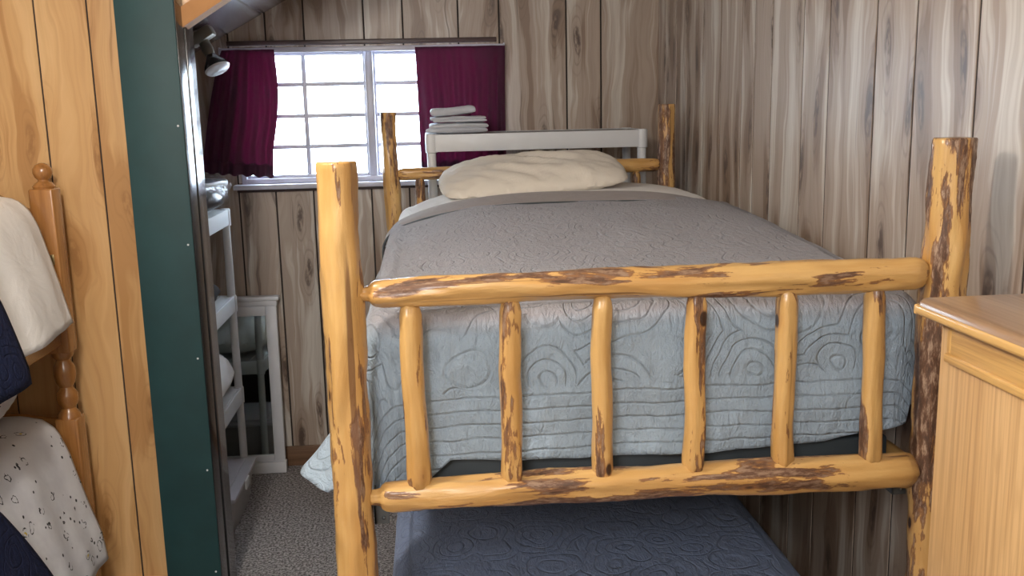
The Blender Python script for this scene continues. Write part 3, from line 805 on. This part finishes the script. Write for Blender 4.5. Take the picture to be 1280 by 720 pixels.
put('latch', box(-.806, -.797, 2.13, 2.20, .135, .172, .002), M['white_plastic'], bn)

# ------------------------------------------------------------------ clamp spotlight under the sloped ceiling
sp = empty('spotlight', (-.86, 2.30, 1.99), 'metal spotlight with a reflector bulb beside the top of the left curtain', 'spotlight')
put('mount_box', (lambda g_: ([Matrix.Rotation(math.radians(-30), 3, 'Y') @ (v - Vector((-.875, 2.30, 1.955))) + Vector((-.875, 2.30, 1.955)) for v in g_[0]], g_[1], g_[2]))(box(-.928, -.822, 2.262, 2.338, 1.932, 1.978, .010)), M['lamp_body'], sp)
put('mount_plate', lathe([(.045, 0), (.048, .004), (.048, .012), (.04, .016)], (-.918, 2.30, 1.945), 22, Vector((-.5, 0, .86))), M['lamp_body'], sp)
hd = put('lamp_holder', lathe([(.0, 0), (.016, .001), (.021, .008), (.023, .04), (.020, .062), (.018, .066)], (-.868, 2.295, 1.940), 22, Vector((.42, -.22, -.88))), M['lamp_body'], sp)
ax_ = Vector((.42, -.30, -.86)); c0 = Vector((-.868, 2.295, 1.940)) + Vector((.42, -.22, -.88)).normalized() * .066
bu = put('bulb', lathe([(.015, -.004), (.018, .004), (.030, .022), (.044, .042), (.050, .056), (.051, .062)], c0, 26, ax_), M['bulb_dark'], sp)
put('bulb_lens', lathe([(.051, .062), (.047, .068), (.03, .073), (.0, .075)], c0, 26, ax_, False), M['bulb_face'], bu)
put('knuckle', lathe([(.008, -.02), (.012, -.018), (.012, .018), (.008, .02)], (-.868, 2.30, 1.943), 14, Vector((0, 1, 0))), M['steel'], sp)

# ------------------------------------------------------------------ oak dresser by the right wall
dr = empty('dresser', (.87, -.63, 0), 'golden oak dresser at the right edge beside the barky bed post', 'dresser')
DX0, DX1, DY0, DY1 = .712, 1.052, -.86, -.412
put('body', merge([box(DX0, DX1, DY0 + .02, DY1, .0, 1.345, .003, 'z', seed=4)]), M['oak'], dr)
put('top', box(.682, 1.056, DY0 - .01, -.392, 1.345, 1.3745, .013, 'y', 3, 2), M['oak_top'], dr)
put('top_edge', merge([box(.6805, .690, DY0 - .012, -.3905, 1.349, 1.3635, .0045, 'y', 3, 5), box(.6805, 1.054, -.396, -.3905, 1.349, 1.3635, .0025, 'x', 3, 5)]), M['oak_edge'], dr)
put('side_moulding', merge([box(DX0 - .007, DX0 + .002, DY0 + .03, -.450, 1.300, 1.3445, .002, 'y', 2, 6), box(DX0 - .010, DX0 + .002, DY0 + .03, -.438, 1.290, 1.303, .003, 'y', 2, 9), box(DX0 - .006, DX0 + .002, -.4495, -.438, 1.3035, 1.3445, .001, 'z', 2, 3)]), M['oak_edge'], dr)
for k in range(5):
    z = .08 + k * .25; d = put('drawer', box(DX0 + .02, DX1 - .02, DY0, DY0 + .022, z, z + .235, .006, 'x', 2, k), M['oak'], dr)
    for x in (DX0 + .09, DX1 - .09): put('knob', lathe([(.006, 0), (.007, .012), (.014, .018), (.015, .026), (.008, .031), (0, .032)], (x, DY0, z + .117), 16, Vector((0, -1, 0)), False), M['knob'], d)

# ------------------------------------------------------------------ pine bunk bed by the partition
pb = empty('pine_bunk_bed', (-1.68, .45, 0), 'varnished pine bunk bed with turned posts at the left edge', 'bunk bed')
def turned_post(x, y):
    c = .036
    sq = lambda z0, z1: box(x - c, x + c, y - c, y + c, z0, z1, .006, 'z', 3, 3)
    fin = lathe([(.030, 1.438), (.034, 1.446), (.026, 1.456), (.016, 1.462), (.016, 1.466), (.024, 1.474), (.029, 1.488), (.028, 1.500), (.020, 1.511), (.008, 1.517), (0, 1.518)], (x, y, 0), 26, caps=False)
    mid = lathe([(.036, .700), (.034, .716), (.024, .730), (.022, .736), (.030, .750), (.034, .768), (.032, .786), (.022, .800), (.021, .806), (.030, .822), (.034, .846), (.032, .872), (.022, .890), (.022, .896), (.033, .908), (.036, .925)], (x, y, 0), 26, caps=False)
    return merge([sq(0, .705), sq(.920, 1.440), fin, mid])
PX, PY = -1.188, 1.405
for x in (PX, -2.18):
    for y in (PY, -.52): put('post', turned_post(x, y), M['pine_bed'], pb)
def arch(z0, z1, rise, y):
    def fn(u, v):
        x = lerp(-2.142, PX - .034, u); zt = z1 + rise * ss(0, .32, 1 - abs(2 * u - 1)); return x, lerp(z0, zt, v)
    n = 40; V, F = [], []
    for yy in (y - .012, y + .012):
        for v in (0, 1):
            for i in range(n + 1): x, z = fn(i / n, v); V.append(Vector((x, yy, z)))
    m = n + 1
    for i in range(n):
        F += [(i, i + 1, m + i + 1, m + i), (2 * m + i + 1, 2 * m + i, 3 * m + i, 3 * m + i + 1), (m + i, m + i + 1, 3 * m + i + 1, 3 * m + i), (i + 1, i, 2 * m + i, 2 * m + i + 1)]
    F += [(0, m, 3 * m, 2 * m), (n, 2 * m + n, 3 * m + n, m + n)]
    return V, F, [Vector((v.y, v.z, v.x)) for v in V]
put('headboard', arch(1.03, 1.375, .06, PY), M['pine_bed'], pb, False)
put('headboard', arch(.28, .700, .02, PY), M['pine_bed'], pb, False)
put('footboard', arch(1.03, 1.25, .05, -.52), M['pine_bed'], pb, False)
put('footboard', arch(.28, .60, .02, -.52), M['pine_bed'], pb, False)
for z in (1.00, .30):
    for x in (PX + .005, -2.185): put('side_rail', box(x - .012, x + .012, -.484, PY - .037, z - .05, z + .05, .004, 'y'), M['pine_bed'], pb)
    put('slat_base', box(-2.17, -1.20, -.47, PY - .04, z - .02, z, .002), M['pine_bed'], pb)
for z in (1.222, .50): put('latch', box(PX + .008, PX + .022, PY - .041, PY - .0362, z - .016, z + .016, .002), M['brass'], pb)
tag(put('mattress', box(-2.15, -1.21, -.46, 1.36, 1.002, 1.270, .04, 'z', 4), M['navy']), 'dark mattress on the top of the pine bunk', 'mattress')
tag(put('mattress', box(-2.15, -1.21, -.46, 1.36, .302, .620, .04, 'z', 4), M['navy']), 'dark mattress on the bottom of the pine bunk', 'mattress')

def side_cloth(name, mat, prof, ya, yb, label, cat, seed, thick=.003, hemfn=None, amp=.012, nu=70, nv=60, edge=None):
    """cloth over the bed edge: prof = (x, z) from the bed middle over the edge and down; ya/yb as functions of v"""
    ls = [0]
    for a, b in zip(prof, prof[1:]): ls.append(ls[-1] + math.hypot(b[0] - a[0], b[1] - a[1]))
    px = [(l, p_[0]) for l, p_ in zip(ls, prof)]; pz = [(l, p_[1]) for l, p_ in zip(ls, prof)]; T = ls[-1]
    def fn(u, v):
        y = lerp(ya(v), yb(v), u); l = v * T
        x = curve_at(px, l); z = curve_at(pz, l)
        k = ss(.55, 1, v)
        w_ = amp * k * (math.sin(y * 22 + seed + 3 * N(y * 3, v * 2, seed)) * .4 + N(y * 9, v * 3, seed) * 1.1)
        if hemfn: z += hemfn(y) * k
        return (x + w_ + edge(y, v) if edge else x + w_, y, z + .004 * N(y * 9, v * 8, seed) * (1 - k))
    o = put(name, grid(fn, nu, nv, lambda u, v, p_: (lerp(ya(v), yb(v), u), v * T, 0)), mat, None, True)
    solid(o, thick); return tag(o, label, cat)
up = [(-2.10, 1.40), (-1.50, 1.425), (-1.30, 1.425), (-1.245, 1.415), (-1.210, 1.385), (-1.185, 1.335), (-1.160, 1.25), (-1.135, 1.16), (-1.108, 1.035)]
side_cloth('bed_sheet', M['white_linen'], up, lambda v: .55 + .10 * v, lambda v: 1.330 - .01 * ss(.8, 1, v), 'plain white sheet hanging off the pine top bunk', 'sheet', 2.1, hemfn=lambda y: .05 * (y - 1.1) - .015, amp=.012)
lowp = [(x, z - .0) for x, z in ((-2.10, .72), (-1.50, .735), (-1.30, .735), (-1.235, .722), (-1.195, .69), (-1.165, .62), (-1.145, .54), (-1.12, .44), (-1.095, .35), (-1.085, .26))]
side_cloth('bed_sheet', M['print'], lowp, lambda v: .35 + .1 * v, lambda v: 1.335 - .04 * ss(.3, 1, v), 'white sheet with small dark printed figures on the pine bottom bunk', 'sheet', 5.4, amp=.014)
upn = [(x + .012, z + .014) for x, z in up[:-1]] + [(-1.085, 1.00), (-1.083, .955)]
side_cloth('quilt', M['navy'], upn, lambda v: -.44, lambda v: .80 + .10 * ss(.5, 1, v), 'navy stitched quilt folded back on the pine top bunk', 'quilt', 7.7, .006, amp=.006)
lown = [(x + .012, z + .013) for x, z in lowp[:-1]] + [(-1.065, .22)]
side_cloth('blanket', M['navy'], lown, lambda v: -.44, lambda v: .66 + .27 * ss(.45, .95, v), 'plain navy blanket over the pine bottom bunk', 'blanket', 9.9, .006, amp=.004)
p3 = weld(put('pillow', pillow_geo((-1.60, 1.16, .800), .325, .20, .075, Euler((math.radians(12), math.radians(0), 0)).to_matrix(), 12.1, 0, .012), M['print'], None, True))
tag(p3, 'white printed pillow against the lower pine headboard', 'pillow')

# ceiling light of the near room (the lamp that throws the post shadow on the boards)
cl = empty('ceiling_light', (-.72, -.30, 2.46), 'bare bulb ceiling light above the near end of the log bunk', 'ceiling light')
put('canopy', lathe([(.0, -.03), (.03, -.03), (.055, -.012), (.06, 0)], (-.72, -.30, 2.46), 24), M['white_paint'], cl)
put('stem', lathe([(.008, -.17), (.008, -.028)], (-.72, -.30, 2.46), 12), M['white_paint'], cl)
